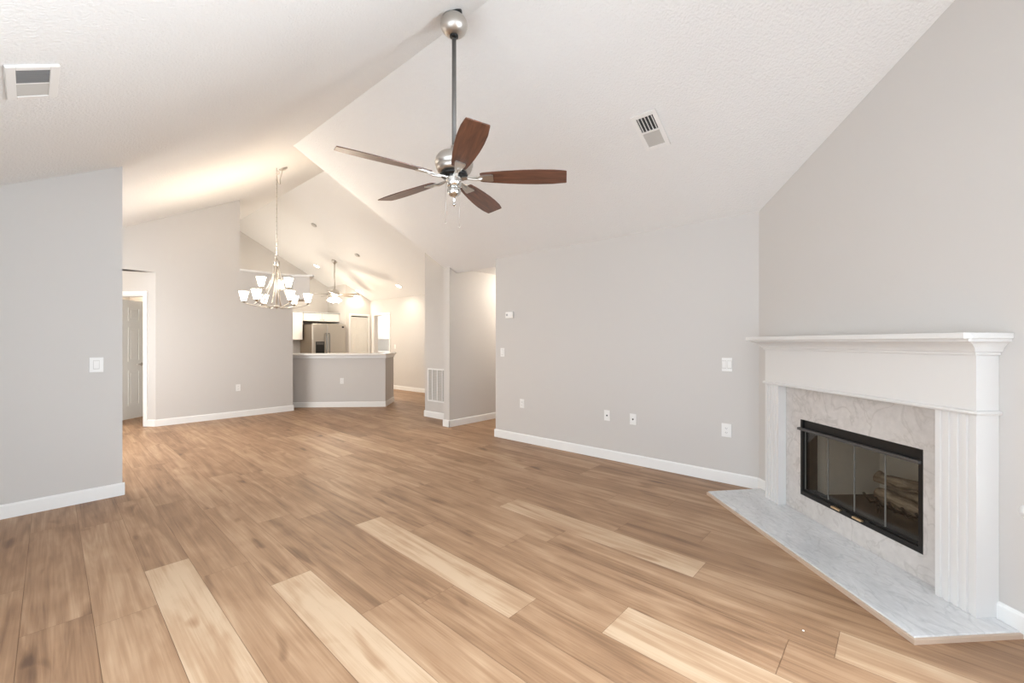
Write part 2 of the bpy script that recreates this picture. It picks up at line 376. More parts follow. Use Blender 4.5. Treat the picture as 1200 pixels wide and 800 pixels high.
# angled wall with doorway at the left niche
P0 = Vector((1.29, 8.45, 0)); E1 = Vector((-.581, .814, 0)); ANG = atan2(.814, -.581)
def ang(b): return b.xf(Matrix.Translation(P0) @ Matrix.Rotation(ANG, 4, 'Z'))
b = B(); b.box(0, .20, -.12, 0, 0, 2.57); b.box(1.0, 1.75, -.12, 0, 0, 2.57); b.box(.20, 1.0, -.12, 0, 2.03, 2.57)
struct('wall_niche', ang(b), WALL, 'angled wall with bedroom doorway', 'wall')
b = B(); b.box(.135, .20, 0, .018, 0, 2.095, .003); b.box(1.0, 1.065, 0, .018, 0, 2.095, .003); b.box(.20, 1.0, 0, .018, 2.03, 2.095, .003)
b.box(.2005, .212, -.12, 0, 0, 2.018); b.box(.988, .9995, -.12, 0, 0, 2.018); b.box(.2005, .9995, -.12, 0, 2.018, 2.0295)
struct('trim_2', ang(b), TRIM, 'door casing in the niche', 'trim')
b = B(); b.box(-2.6, 1.6, 12.2, 12.3, 0, 2.6); b.box(-2.6, -2.5, 8.4, 12.3, 0, 2.6); b.box(1.42, 1.52, 8.57, 12.3, 0, 2.6); b.box(-2.6, XL, 8.4, 8.5, 0, 2.6)
struct('wall_bedroom', b, WALL, 'bedroom walls beyond the open door', 'wall')
# living room: left wall with windows added for fill light, back wall with glazed doors (behind the camera)
b = B(); X0, X1 = XL-.12, XL; zt = LZ(XL)+.02
for y0, y1, z0, z1 in ((YB-.2, -.5, 0, zt), (2.6, 4.9, 0, zt), (-.5, 2.6, 0, .35), (-.5, 2.6, 2.2, zt), (5.0, 5.8, 0, zt), (7.8, 9.9, 0, zt), (5.8, 7.8, 0, .35), (5.8, 7.8, 2.2, zt)): b.box(X0, X1, y0, y1, z0, z1)
struct('wall_left_side', b, WALL, 'left side wall', 'wall')
b = B()
for y in (-.5, .52, 1.55, 2.56): b.box(X0+.03, X0+.08, y, y+.04, .35, 2.2)
for z in (.35, 2.16): b.box(X0+.03, X0+.08, -.5, 2.6, z, z+.04)
struct('added_window_1', b, TRIM, 'added window frame for fill light', 'window')  # unseen window, added to carry the left fill light
b = B()
for y in (5.8, 6.78, 7.76): b.box(X0+.03, X0+.08, y, y+.04, .35, 2.2)
for z in (.35, 2.16): b.box(X0+.03, X0+.08, 5.8, 7.8, z, z+.04)
struct('added_window_3', b, TRIM, 'added foyer window frame for fill light', 'window')  # unseen window, added to carry the foyer fill light
b = B(); Y0, Y1 = YB-.12, YB
for xa, xb, z0, z1 in ((XL-.1, -.1, 0, 3.6), (2.05, 2.6, 0, 3.7), (-.1, 2.05, 2.3, 3.7)): b.box(xa, xb, Y0, Y1, z0, z1)
struct('wall_back', b, WALL, 'back wall', 'wall')
b = B()
for x in (-.1, .95, 2.0): b.box(x, x+.05, Y0+.03, Y0+.08, 0, 2.3)
for z in (0, 2.25): b.box(-.1, 2.05, Y0+.03, Y0+.08, z, z+.05)
struct('window_2', b, TRIM, 'patio door frame', 'window')
# fireplace wall (diagonal)
FC = Vector((4.25, .824, 0)); FA = radians(43.5)
FM = Matrix.Translation(FC) @ Matrix.Rotation(FA, 4, 'Z')       # local x = -a, y = out of the wall
def fire(b): return b.xf(FM)
def fx(b, a0, a1, t0, t1, z0, z1, bev=0): b.box(-a1, -a0, t0, t1, z0, z1, bev)
b = B()
fx(b, -.2, .50, -.12, 0, 0, 2.62); fx(b, 1.56, 2.1, -.12, 0, 0, 3.9); fx(b, 2.95, 3.2, -.12, 0, 0, 3.9); fx(b, 2.1, 2.95, -.12, 0, 0, .4); fx(b, 2.1, 2.95, -.12, 0, 2.3, 3.9); fx(b, .50, 1.56, -.12, 0, .80, 3.2)
b.prism([(-.5, 2.6), (.0, 2.45), (0, 2.5), (-1.56, 3.3), (-1.7, 3.3)], -.12, -.001, 'y')
struct('wall_fireplace', fire(b), WALL, 'diagonal fireplace wall', 'wall')
b = B()
for a_0 in (2.1, 2.505, 2.91): fx(b, a_0, a_0+.04, -.09, -.04, .4, 2.3)
for z_0 in (.4, 2.26): fx(b, 2.1, 2.95, -.09, -.04, z_0, z_0+.04)
struct('added_window_4', fire(b), TRIM, 'added window frame right of the fireplace, out of view', 'window')  # unseen window, added to light the left slope
# laundry walls
b = B(); b.box(8.55, 8.65, 9.2, 14.6, 0, 2.5); b.box(6.78, 8.65, 9.2, 9.3, 0, 2.5); b.box(6.78, 8.65, 14.5, 14.6, 0, 2.5)
struct('wall_laundry', b, TRIM, 'white laundry walls', 'wall')

# bar half wall (45 degrees) with its return
q = sqrt(.5)
BP = Vector((4.755, 7.575, 0)); BM = Matrix.Translation(BP) @ Matrix.Rotation(radians(135), 4, 'Z')   # local +x along the bar to the left, local -y into the kitchen
b = B(); b.box(0, 2.03, -.12, 0, 0, 1.02); b.box(0, .12, -.78, -.12, 0, 1.02)
struct('wall_bar', b.xf(BM), WALL, 'angled half wall of breakfast bar', 'wall')

# baseboards
BH, BT = .105, .014
def base(name, runs, label):
    b = B()
    for (x0, y0), (x1, y1) in runs:     # the face is to the left of the direction of travel
        d = Vector((x1-x0, y1-y0)); l = d.length; a = atan2(d.y, d.x)
        c = B()
        v, f = c._add([], [])
        c.prism([(0, 0), (BT, 0), (BT, BH-.012), (BT*.55, BH-.002), (0, BH)], 0, l, 'x')
        M = Matrix.Translation((x0, y0, 0)) @ Matrix.Rotation(a, 4, 'Z')
        tmp = bpy.data.meshes.new('t'); c.xf(M).bm.to_mesh(tmp); c.bm.free(); b.bm.from_mesh(tmp); bpy.data.meshes.remove(tmp)
    return struct(name, b, TRIM, label, 'baseboard')
def A2(a, t=0): p = FM @ Vector((-a, t, 0)); return (p.x, p.y)
base('baseboard_left', [((.525+BT, 4.88), (XL, 4.88)), ((.525, 5.0), (.525, 4.88-BT))][:1], 'white baseboard along the left wall')
base('baseboard_right', [((4.25, .83), (4.25, 4.025+BT))], 'white baseboard along the right wall')
base('baseboard_fireplace', [(A2(3.0), A2(1.785)), (A2(.255), A2(0))], 'white baseboards either side of mantel')
base('baseboard_hall', [((4.25-BT, 5.0), (8.0, 5.0))][::-1] and [((8.0, 5.0), (4.25-BT, 5.0)), ((4.25, 5.0-BT), (4.25, YS+BT))], 'white baseboard of hallway wall')
base('baseboard_stub', [((4.60, YS), (4.60, 6.07+BT)), ], 'white baseboard under the return grille')
base('baseboard_dining', [((3.31+BT, 8.45), (1.29, 8.45)), ((1.29, 8.45), (1.29-.581*.135, 8.45+.814*.135))], 'white baseboard along the dining wall')
base('baseboard_kitchen_right', [((6.72, 6.07), (6.72, 10.44))], 'white baseboard of far right wall')
p = lambda x, y: tuple((BM @ Vector((x, y, 0))).xy)
base('baseboard_bar', [(p(-BT, 0), p(2.02, 0)), (p(0, -.78), p(0, BT))], 'white baseboard around the bar')

# ------------------------------------------------------------------ fireplace
# hearth
h = thing('hearth_slab', 'low white marble hearth slab on the wood floor before the fireplace', 'hearth', FC, (0, 0, FA))
b = B(); b.prism([(-.05, .016), (-.10, .508), (-1.888, .515), (-1.874, .016)], .004, .028, bev=.003); b.build('slab', MARBLE_H, h)
b = B(); b.prism([(-.105, .508), (-.10, .522), (-1.902, .529), (-1.886, .016), (-1.874, .016), (-1.888, .515)], .0, .021)
tag(b.build('edge_trim', TAN, h), 'tan strip around the slab edge')
# marble surround
s = thing('fireplace_surround', 'pinkish grey marble facing between mantel and black fireplace doors', 'fireplace surround', FC, (0, 0, FA))
Z0 = .029
b = B(); fx(b, .42, 1.60, 0.001, .05, .728, .962); b.build('header_slab', MARBLE_S, s)
b = B(); fx(b, .42, .578, 0.001, .05, Z0, .7275); b.build('side_slab', MARBLE_S, s)
b = B(); fx(b, 1.484, 1.60, 0.001, .05, Z0, .7275); b.build('side_slab', MARBLE_S, s)
b = B(); fx(b, .5785, 1.4835, 0.001, .0495, Z0, .168); b.build('bottom_slab', MARBLE_S, s)
# mantel
m = thing('fireplace_mantel', 'white wooden mantel with fluted pilasters and moulded shelf against diagonal wall', 'mantel', FC, (0, 0, FA))
AL, AR, PT = .258, 1.785, .112
def pilaster(a0, a1):
    b = B(); n = 4; wd = a1-a0; mg = .022; fw = (wd-2*mg)/(n*2-1)
    pts = [(-a0, .001), (-a0, PT)]
    x = a0+mg
    for i in range(n):
        pts += [(-x, PT), (-(x+.003), PT-.008), (-(x+fw-.003), PT-.008), (-(x+fw), PT)]
        x += 2*fw
    pts += [(-a1, PT), (-a1, .001)]
    v, f = b._add([(x_, y_, Z0) for x_, y_ in pts] + [(x_, y_, .962) for x_, y_ in pts], [])
    k = len(pts)
    for i in range(k): 
        j = (i+1) % k
        b.bm.faces.new([v[i], v[j], v[k+j], v[k+i]])
    b.bm.faces.new(v[:k]); b.bm.faces.new(v[k:][::-1])
    b.build('pilaster', MANTEL, m)
pilaster(AL, .42); pilaster(1.602, AR)
b = B(); fx(b, AL, AR, .001, PT, .985, 1.24); b.build('frieze', MANTEL, m)
def ringloft(b, rings):
    last = None
    for z, f, sd in rings:
        pts = [(-(AL-sd), .001), (-(AL-sd), PT+f), (-(AR+sd), PT+f), (-(AR+sd), .001)]
        v = [b.bm.verts.new((x, y, z)) for x, y in pts]
        if last:
            for i in range(4): b.bm.faces.new([last[i], last[(i+1) % 4], v[(i+1) % 4], v[i]])
        else: b.bm.faces.new(v[::-1])
        last = v
    b.bm.faces.new(last)
b = B(); ringloft(b, [(.962, .0, .0), (.964, .010, .010), (.972, .014, .014), (.980, .012, .012), (.985, .002, .002)]); b.build('lower_moulding', MANTEL, m)
b = B(); ringloft(b, [(1.24, .0, .0), (1.242, .012, .008), (1.254, .012, .008), (1.256, .022, .014), (1.266, .026, .017), (1.278, .036, .022), (1.292, .056, .032), (1.302, .080, .042), (1.304, .096, .050), (1.316, .096, .050)])
b.build('crown_moulding', MANTEL, m)
b = B(); fx(b, AL-.065, AR+.058, .001, .238, 1.316, 1.344, .004); b.build('shelf', MANTEL, m)
# firebox insert
f = thing('fireplace_insert', 'black metal fireplace insert with four smoked glass door panels', 'fireplace', FC, (0, 0, FA))
b = B(); a0, a1, z0, z1 = .580, 1.482, .170, .726
fx(b, a0, a0+.022, .0, .052, z0, z1); fx(b, a1-.022, a1, .0, .052, z0, z1); fx(b, a0+.022, a1-.022, .0, .052, z0, z0+.03); fx(b, a0+.022, a1-.022, 0, .040, z1-.07, z1)
b.build('door_frame', BLACKM, f)
b = B(); fx(b, a0-.012, a1-.004, .048, .072, .648, .668, .004); tag(b.build('hood_bar', DARKM, f), 'dark grey metal bar over the glass')
wp = (a1-a0-.044)/4
for i in range(4):
    p0 = a0+.022+i*wp
    g = B(); fx(g, p0+.002, p0+wp-.002, .028, .033, z0+.045, z1-.075); go = g.build('glass_panel', GLASS, f)
    e_ = B(); fx(e_, p0+.0004, p0+.0022, .027, .034, z0+.045, z1-.075); fx(e_, p0+wp-.0022, p0+wp-.0004, .027, .034, z0+.045, z1-.075); e_.build('panel_edge', EDGEM, go)
    e_ = B(); fx(e_, p0+.002, p0+wp-.002, .024, .040, z0+.0301, z0+.0449); e_.build('bottom_rail', BLACKM, go)
for ac in (.937, 1.105):
    h_ = B(); fx(h_, ac-.055, ac+.055, .040, .050, z0+.012, z0+.036); hh = h_.build('handle_bracket', BLACKM, f)
    h_ = B(); fx(h_, ac-.050, ac+.020, .052, .074, z0+.018, z0+.032, .005); tag(h_.build('handle', BRASS, hh), 'pale brass pull')
b = B(); fx(b, .52, 1.54, -.55, -.54, .16, .8); fx(b, .52, .60, -.54, -.125, .16, .8); fx(b, 1.46, 1.54, -.54, -.125, .16, .8)
tag(b.build('firebrick_lining', BRICK, f), 'beige lining panels inside')
b = B(); fx(b, .50, 1.56, -.56, -.0, .12, .168); fx(b, .50, 1.56, -.56, -.0, .735, .80); fx(b, .49, .515, -.56, 0, .12, .8); fx(b, 1.545, 1.57, -.56, 0, .12, .8); fx(b, .5, 1.56, -.58, -.562, .12, .8)
b.build('firebox_shell', ASH, f)
gr = thing('fire_grate', 'black iron log grate behind the smoked glass doors', 'grate', FM @ Vector((-1.14, -.27, .168)), (0, 0, FA))
b = B()
for i in range(6): b.tube([(-.22+i*.088, -.14, .10), (-.22+i*.088, -.13, .07), (-.22+i*.088, .10, .07), (-.22+i*.088, .14, .13)], .008, 8)
b.build('bars', BLACKM, gr)
b = B(); b.tube([(-.24, .06, .062), (.24, .06, .062)], .009, 8); b.tube([(-.24, -.1, .062), (.24, -.1, .062)], .009, 8); b.build('cross_rail', BLACKM, gr)
for sx in (-.2, .2):
    for sy in (-.1, .06): l_ = B(); l_.tube([(sx, sy, .062), (sx, sy, 0)], .009, 8); l_.build('leg', BLACKM, gr)
def log(name, label, c, ln, r, rz, seed):
    b = B(); rg = random.Random(seed); n = 9
    pts = [(-ln/2+ln*i/(n-1), rg.uniform(-.012, .012), rg.uniform(-.008, .008)) for i in range(n)]
    b.tube(pts, [r*rg.uniform(.82, 1.1) for _ in range(n)], 12)
    o = b.build(name, LOGM, None, FM @ Vector(c), (0, 0, FA+rz)); tag(o, label, 'log', 'fireplace logs'); return o
log('fire_log', 'thick log lying lowest at the back of the grate', (-1.14, -.33, .305), .46, .055, .04, 1)
log('fire_log', 'front log lying low on the grate nearest the glass', (-1.16, -.20, .297), .40, .046, -.06, 2)
log('fire_log', 'pale log resting across the top of the other two logs', (-1.10, -.265, .402), .36, .040, .22, 3)

# ------------------------------------------------------------------ wall plates
def plate(kind, label, loc, rz, grp=None, wd=.071, ht=.116):
    """local x along the wall, local -y out of the wall"""
    nm = {'outlet': 'wall_outlet', 'switch': 'light_switch', 'coax': 'cable_outlet', 'blank': 'light_switch', 'double': 'light_switch'}[kind]
    o = thing(nm, label, {'outlet': 'outlet', 'coax': 'cable outlet'}.get(kind, 'light switch'), loc, (0, 0, rz))
    b = B(); b.box(-wd/2, wd/2, -.006, -.0003, -ht/2, ht/2, .002); b.build('cover_plate', PLATE, o)
    if kind == 'outlet':
        for z in (-.02, .02):
            r = B(); r.prism([(.017*cos(a)*1.0, z+.0145*max(-.8, min(.8, sin(a)*1.1))) for a in [2*pi*k/20 for k in range(20)]], -.009, -.006, 'y')
            ro = r.build('receptacle', PLATE, o)
            sl = B(); sl.box(-.008, -.0055, -.0097, -.0088, z-.004, z+.006); sl.box(.0055, .008, -.0097, -.0088, z-.003, z+.005); sl.box(-.002, .002, -.0097, -.0088, z-.011, z-.007); sl.build('slot', SLOT, ro)
    elif kind in ('switch', 'blank'):
        r = B(); r.box(-.0185, .0185, -.0066, -.0055, -.036, .036); r.build('rocker_shadow_gap', DETM, o)  # darker box draws the shadow gap around the rocker
        r = B(); r.hexa([(-.0165, -.0065, -.033), (.0165, -.0065, -.033), (.0165, -.0055, -.033), (-.0165, -.0055, -.033), (-.0165, -.011, .033), (.0165, -.011, .033), (.0165, -.0055, .033), (-.0165, -.0055, .033)]); r.build('rocker', PLATE, o)
    elif kind == 'double':
        for x in (-.023, .023):
            r = B(); r.box(x-.0185, x+.0185, -.0066, -.0055, -.036, .036); r.build('rocker_shadow_gap', DETM, o)  # same painted shadow gap for each rocker of the pair
            r = B(); r.hexa([(x-.0165, -.0065, -.033), (x+.0165, -.0065, -.033), (x+.0165, -.0055, -.033), (x-.0165, -.0055, -.033), (x-.0165, -.011, .033), (x+.0165, -.011, .033), (x+.0165, -.0055, .033), (x-.0165, -.0055, .033)]); r.build('rocker', PLATE, o)
    else:
        r = B(); r.lathe([(0, .012), (.004, .012), (.005, .004), (.009, .003), (.009, 0)], 14, mat=Matrix.Translation((0, -.006, 0)) @ Matrix.Rotation(pi/2, 4, 'X')); r.build('jack', SLOT, o)
    return o
RW = -pi/2     # local -y -> world -x
plate('outlet', 'white outlet low on the right wall near the hallway opening', (4.25, 3.547, .502), RW)
plate('coax', 'small white cable plate low on the right wall, nearer the hallway of two', (4.25, 2.313, .486), RW)
plate('coax', 'small white plate with dark jack low on the right wall, nearer the fireplace of two', (4.25, 2.005, .480), RW)
plate('outlet', 'larger white outlet low on the right wall beside the mantel', (4.25, 1.087, .488), RW, wd=.085, ht=.125)
plate('double', 'white two rocker switch plate above the outlet beside the mantel', (4.25, 1.083, 1.095), RW, wd=.088, ht=.125)
plate('switch', 'white switch plate under the thermostat', (4.25, 3.894, 1.165), RW)
plate('switch', 'white switch plate alone on grey wall at far left', (.366, 4.88, 1.115), 0, wd=.084, ht=.122)
plate('outlet', 'white outlet low on dining wall below the chandelier', (2.40, 8.45, .51), 0)
pb = BM @ Vector((.86, 0, .525)); plate('outlet', 'white outlet on the front of breakfast bar', pb, radians(-45))
plate('switch', 'white switch plate on the far right wall beyond the bar', (6.72, 10.22, 1.18), RW)
t = thing('thermostat', 'white thermostat on right wall near the hallway opening', 'thermostat', (4.25, 3.757, 1.665), (0, 0, RW))
b = B(); b.box(-.065, .065, -.026, -.0003, -.043, .043, .006); b.build('body', PLATE, t)
b = B(); b.box(-.050, -.020, -.0275, -.0255, -.012, .016); tag(b.build('screen', SLATG, t), 'grey display')
b = B(); b.box(.005, .05, -.028, -.0255, -.02, .02, .001); b.build('cover_door', PLATE, t)
b = B(); b.lathe([(0, .018), (.012, .016), (.014, .010), (.016, .006), (.030, .004), (.031, 0)], 20, mat=Matrix.Rotation(-pi/2, 4, 'X'))
g = b.build('gas_key_cover', PLATE, None, FM @ Vector((-1.889, .0005, .556)), (0, 0, FA)); tag(g, 'small round white fitting on wall right of the mantel', 'wall fitting')

# return air grille on the stub wall
g = thing('return_grille', 'white return air grille low on the short wall beside hallway', 'vent', (4.60, 5.72, .565), (0, 0, RW))
W2, H2 = .265, .285
b = B(); b.box(-W2, W2, -.012, -.0003, -H2, -H2+.025); b.box(-W2, W2, -.012, -.0003, H2-.025, H2); b.box(-W2, -W2+.03, -.012, -.0003, -H2+.025, H2-.025); b.box(W2-.03, W2, -.012, -.0003, -H2+.025, H2-.025)
for i in (1, 2, 3): b.box(-W2+i*W2/2-.009, -W2+i*W2/2+.009, -.012, -.0003, -H2+.025, H2-.025)
b.build('frame', PLATE, g)
b = B()
for i in range(24):
    z = -H2+.036+i*.0218; b.hexa([(-W2+.02, -.010, z-.007), (W2-.02, -.010, z-.007), (W2-.02, -.009, z-.0085), (-W2+.02, -.009, z-.0085), (-W2+.02, -.002, z+.008), (W2-.02, -.002, z+.008), (W2-.02, -.001, z+.0065), (-W2+.02, -.001, z+.0065)])
b.build('slats', DETM, g)

# ceiling registers
SHADESL = mat('shade_grey_slat', (.16, .16, .16), .5); bumpy(SHADESL, 200, .03, .0003)  # left vent's open slats, with the duct's shade put into their colour
def register(label, c, long_dir, slope, wl, ws, smat, cmat, cross=False):
    """long axis long_dir, lies in the slope plane; local z points down into the room"""
    nz = Vector((slope, 0, -1)).normalized()         # down normal of z = c + slope*x
    lx = Vector(long_dir); lx = (lx - nz*lx.dot(nz)).normalized(); ly = nz.cross(lx)
    M = Matrix((( lx.x, ly.x, nz.x), (lx.y, ly.y, nz.y), (lx.z, ly.z, nz.z)))
    o = thing('ceiling_vent', label, 'vent', c, M.to_euler())
    a, s_ = wl/2, ws/2; fw = .034
    b = B(); b.box(-a, a, -s_, -s_+fw, .0005, .012, .002); b.box(-a, a, s_-fw, s_, .0005, .012, .002); b.box(-a, -a+fw, -s_+fw, s_-fw, .0005, .012, .002); b.box(a-fw, a, -s_+fw, s_-fw, .0005, .012, .002); b.box(-.006, .006, -s_+fw, s_-fw, .0005, .010)
    b.build('frame', PLATE, o)
    b = B(); b.box(-a+fw, a-fw, -s_+fw, s_-fw, .0002, .0012); b.build('duct_shade_sheet', DUCT_SHADE, o)  # flat dark sheet paints the shaded opening behind the slats
    n = 5; pw = (ws-2*fw)/n
    b = B()
    if cross:
        for i in range(9):
            x = -a+fw+(a-fw-.006)*(i+.5)/9; b.hexa([(x-.006, -s_+fw, .002), (x-.004, -s_+fw, .002), (x-.004, s_-fw, .002), (x-.006, s_-fw, .002), (x+.004, -s_+fw, .010), (x+.006, -s_+fw, .010), (x+.006, s_-fw, .010), (x+.004, s_-fw, .010)])
    else:
      for i in range(n):
        y = -s_+fw+pw*(i+.5); b.box(-a+fw, -.006, y-.0022, y+.0022, .001, .011)
    b.build('open_slats', smat, o)
    b = B(); mlen = a-fw-.006; k = 7; pl = mlen/k
    for i in range(k):
        x = .006+pl*i
        b.hexa([(x, -s_+fw, .0035), (x+.002, -s_+fw, .0035), (x+.002, s_-fw, .0035), (x, s_-fw, .0035), (x+pl*1.0, -s_+fw, .0095), (x+pl*1.0+.002, -s_+fw, .0095), (x+pl*1.0+.002, s_-fw, .0095), (x+pl*1.0, s_-fw, .0095)])
    b.build('closed_slats', cmat, o)
    return o
register('white ceiling vent at the upper left above the grey wall', (.008, 3.015, LZ(.008)), (0, 1, 0), .52, .37, .185, SHADESL, DETM, True)
register('white ceiling vent on the right slope right of the fan', (3.227, 1.374, RZ(3.227)), (1, 0, 0), -.50, .345, .20, PLATE, DETM)

# ------------------------------------------------------------------ ceiling fan (living room)
FXC, FYC, FZ = 1.868, 2.151, 2.394
fan = thing('ceiling_fan', 'large brushed nickel ceiling fan with five walnut blades on long rod', 'ceiling fan', (FXC, FYC, 0))
ZC = 3.412
b = B(); b.lathe([(0, -.074)]+[(.09*sin(t_), -.074*cos(t_)) for t_ in [pi*k/18 for k in range(3, 16)]]+[(.04, .066), (0, .066)], 32, (0, 0, ZC)); b.build('canopy', NICKEL, fan)
b = B(); b.lathe([(0, -.004), (.028, -.004), (.028, .004), (0, .004)], 20, (0, 0, ZC-.074)); b.build('rod_collar', BLACKM, fan)
b = B(); b.lathe([(0, .060), (.052, .060), (.054, .094), (0, .094)], 24, (0, 0, ZC)); b.build('mount_gasket', BLACKM, fan)
b = B(); b.tube([(0, 0, ZC-.09), (0, 0, 2.60)], .0145, 16); tag(b.build('downrod', RODM, fan), 'grey steel rod')
b = B(); b.lathe([(0, .215), (.02, .215), (.024, .175), (.07, .168), (.105, .150), (.122, .125), (.127, .10), (.126, .085), (.118, .080), (.118, .072), (.121, .068), (.112, .045), (.095, .035), (.06, .028), (0, .028)], 36, (0, 0, FZ)); mo = b.build('motor_housing', NICKEL, fan)
b = B(); b.lathe([(0, .030), (.088, .030), (.092, .020), (.088, .010), (.05, .006), (0, .006)], 32, (0, 0, FZ)); b.build('flywheel', BLACKM, fan)
b = B(); b.lathe([(0, .02), (.052, .02), (.055, .0), (.052, -.035), (.046, -.055), (.030, -.062), (0, -.062)], 28, (0, 0, FZ)); b.build('switch_housing', CHROME, fan)
b = B(); b.lathe([(.020, -.060), (.040, -.066), (.046, -.085), (.043, -.105), (.028, -.120), (.010, -.126), (.010, -.15), (.007, -.155), (.007, -.17), (.014, -.174), (.007, -.180), (0, -.19)], 24, (0, 0, FZ)); b.build('finial_cup', CHROME, fan)
for x, y, l_ in ((-.048, .03, .30), (.028, -.02, .32)):
    b = B(); b.tube([(x, y, FZ-.03), (x, y, FZ-l_)], .0012, 6); b.lathe([(0, -.014), (.004, -.008), (.003, .004), (0, .006)], 10, (x, y, FZ-l_)); b.build('pull_chain', NICKEL, fan)
RB = .755
def blade_mesh():
    b = B()
    prof = [(.175, .042), (.19, .048), (.26, .058), (.36, .068), (.46, .075), (.56, .078), (.66, .075), (.715, .068), (.748, .064), (.755, .060)]
    sk = [.0]*len(prof)
    top = [(x, w_) for x, w_ in prof]; bot = [(x - (.012 if i >= len(prof)-2 else 0), -w_) for i, (x, w_) in enumerate(prof)]
    b.prism(top + bot[::-1], -.003, .003)
    return b
def iron_mesh():
    b = B(); 
    b.prism([(.055, .016), (.12, .012), (.165, .022), (.245, .034), (.262, .030), (.262, -.030), (.245, -.034), (.165, -.022), (.12, -.012), (.055, -.016)], -.0105, -.0035)
    b.tube([(.06, .0, .012), (.10, 0, -.012), (.15, 0, -.018), (.19, 0, -.010)], .007, 8)
    return b
b0 = i0 = None
a0 = radians(166.17)
for i in range(5):
    an = a0 + i*2*pi/5
    M = (0, 0, 0)
    if b0 is None:
        b0 = blade_mesh().build('blade', WALNUT, fan); i0 = iron_mesh().build('blade_iron', NICKEL, fan); bo, io = b0, i0
    else:
        bo = b0.copy(); COL.objects.link(bo); io = i0.copy(); COL.objects.link(io); bo.parent = fan; io.parent = fan
    R = Matrix.Rotation(an, 4, 'Z') @ Matrix.Rotation(radians(-13), 4, 'X')
    for o_ in (bo, io): o_.location = (0, 0, FZ+.004); o_.rotation_euler = R.to_euler()

# ------------------------------------------------------------------ chandelier
CH = Vector((2.235, 6.245, 0))
RX = -atan2(.752, .659)      # local x = camera-right direction in plan, so the arms sit as in the photo
ch = thing('chandelier', 'nine light brushed nickel chandelier with frosted glass shades over the dining area', 'chandelier', CH, (0, 0, RX))
zt = LZ(2.235)
Mi = Matrix.Rotation(-RX, 4, 'Z')
b = B(); b.tube([(0, 0, zt+.01), (0, 0, zt-.06)], .006, 8); b.tube(bez([(0, 0, zt-.03), (.03, 0, zt-.05), (.03, 0, zt-.08), (0, 0, zt-.09), (-.012, 0, zt-.075)], 6), .005, 8); b.build('ceiling_hook', NICKEL, ch)
cp = Mi @ (Vector((2.36, 6.36, LZ(2.36))) - CH)
nrm = (Mi @ Vector((.52, 0, -1))).normalized()
b = B(); b.lathe([(0, .030), (.02, .030), (.05, .018), (.062, .006), (.062, -.004), (0, -.004)], 22, mat=Matrix.Translation(cp) @ nrm.to_track_quat('Z', 'Y').to_matrix().to_4x4()); b.build('canopy', NICKEL, ch)
b = B(); b.tube(bez([(0, 0, zt-.07), (.02, 0, zt-.20), (.05, .0, zt-.215), (cp.x*.6, cp.y*.6, zt-.10), tuple(cp)], 8), .005, 8)
b.build('swag_cord', NICKEL, ch)
b = B(); b.tube([(0, 0, zt-.085), (0, 0, 2.50)], .006, 8)
for k in range(20):
    zz = zt-.11-k*(zt-.11-2.50)/19; b.lathe([(0, -.012), (.0085, -.006), (.0085, .006), (0, .012)], 8, (0, 0, zz))
b.build('chain', NICKEL, ch)
b = B()
b.tube([(.026*cos(a), 0, 2.475+.026*sin(a)) for a in [2*pi*k/20 for k in range(21)]], .005, 8, False)
b.lathe([(0, 2.45), (.012, 2.45), (.014, 2.43), (.034, 2.42), (.042, 2.40), (.036, 2.385), (.036, 2.36), (.028, 2.35), (0, 2.35)], 22); b.build('top_collar', NICKEL, ch)
b = B(); b.tube([(0, 0, 2.36), (0, 0, 1.79)], .011, 12); b.lathe([(0, 1.755), (.010, 1.762), (.016, 1.775), (.030, 1.785), (.034, 1.800), (.020, 1.812), (0, 1.815)], 20); b.build('stem', NICKEL, ch)
shade_m = cup_m = None
def shade_parts(arm, x, y, z):
    """cup, glass shade and bulb on an arm tip at (x,y,z)"""
    global shade_m, cup_m
    cu = B(); cu.lathe([(0, -.012), (.012, -.012), (.020, .0), (.030, .006), (.030, .012), (0, .012)], 18, (x, y, z)); cu.build('shade_cup', NICKEL, arm)
    sh = B(); sh.lathe([(.026, .008), (.034, .03), (.045, .08), (.055, .118), (.060, .136), (.057, .136), (.053, .118), (.042, .08), (.030, .03), (.022, .010)], 24, (x, y, z)); sh.build('glass_shade', SHADE, arm)
    point('lamp_light', (x, y, z+.10), 4.8, WARM, .03, arm)
for k in range(6):
    a = radians(23)+k*pi/3; c_, s_ = cos(a), sin(a)
    b = B(); b.tube(bez([(c_*.02, s_*.02, 1.79), (c_*.12, s_*.12, 1.772), (c_*.24, s_*.24, 1.792), (c_*.345, s_*.345, 1.816), (c_*.385, s_*.385, 1.838)], 6), .0085, 8)
    arm = b.build('lower_arm', NICKEL, ch); shade_parts(arm, c_*.385, s_*.385, 1.842)
for k in range(3):
    a = radians(107)+k*2*pi/3; c_, s_ = cos(a), sin(a)
    b = B(); b.tube(bez([(c_*.034, s_*.034, 2.39), (c_*.045, s_*.045, 2.26), (c_*.075, s_*.075, 2.13), (c_*.13, s_*.13, 1.99), (c_*.20, s_*.20, 1.88), (c_*.27, s_*.27, 1.803)], 6), .0095, 8)
    b.tube(bez([(c_*.10, s_*.10, 2.05), (c_*.14, s_*.14, 2.015), (c_*.175, s_*.175, 2.03), (c_*.19, s_*.19, 2.035)], 6), .0085, 8)
    arm = b.build('upper_arm', NICKEL, ch); shade_parts(arm, c_*.19, s_*.19, 2.038)
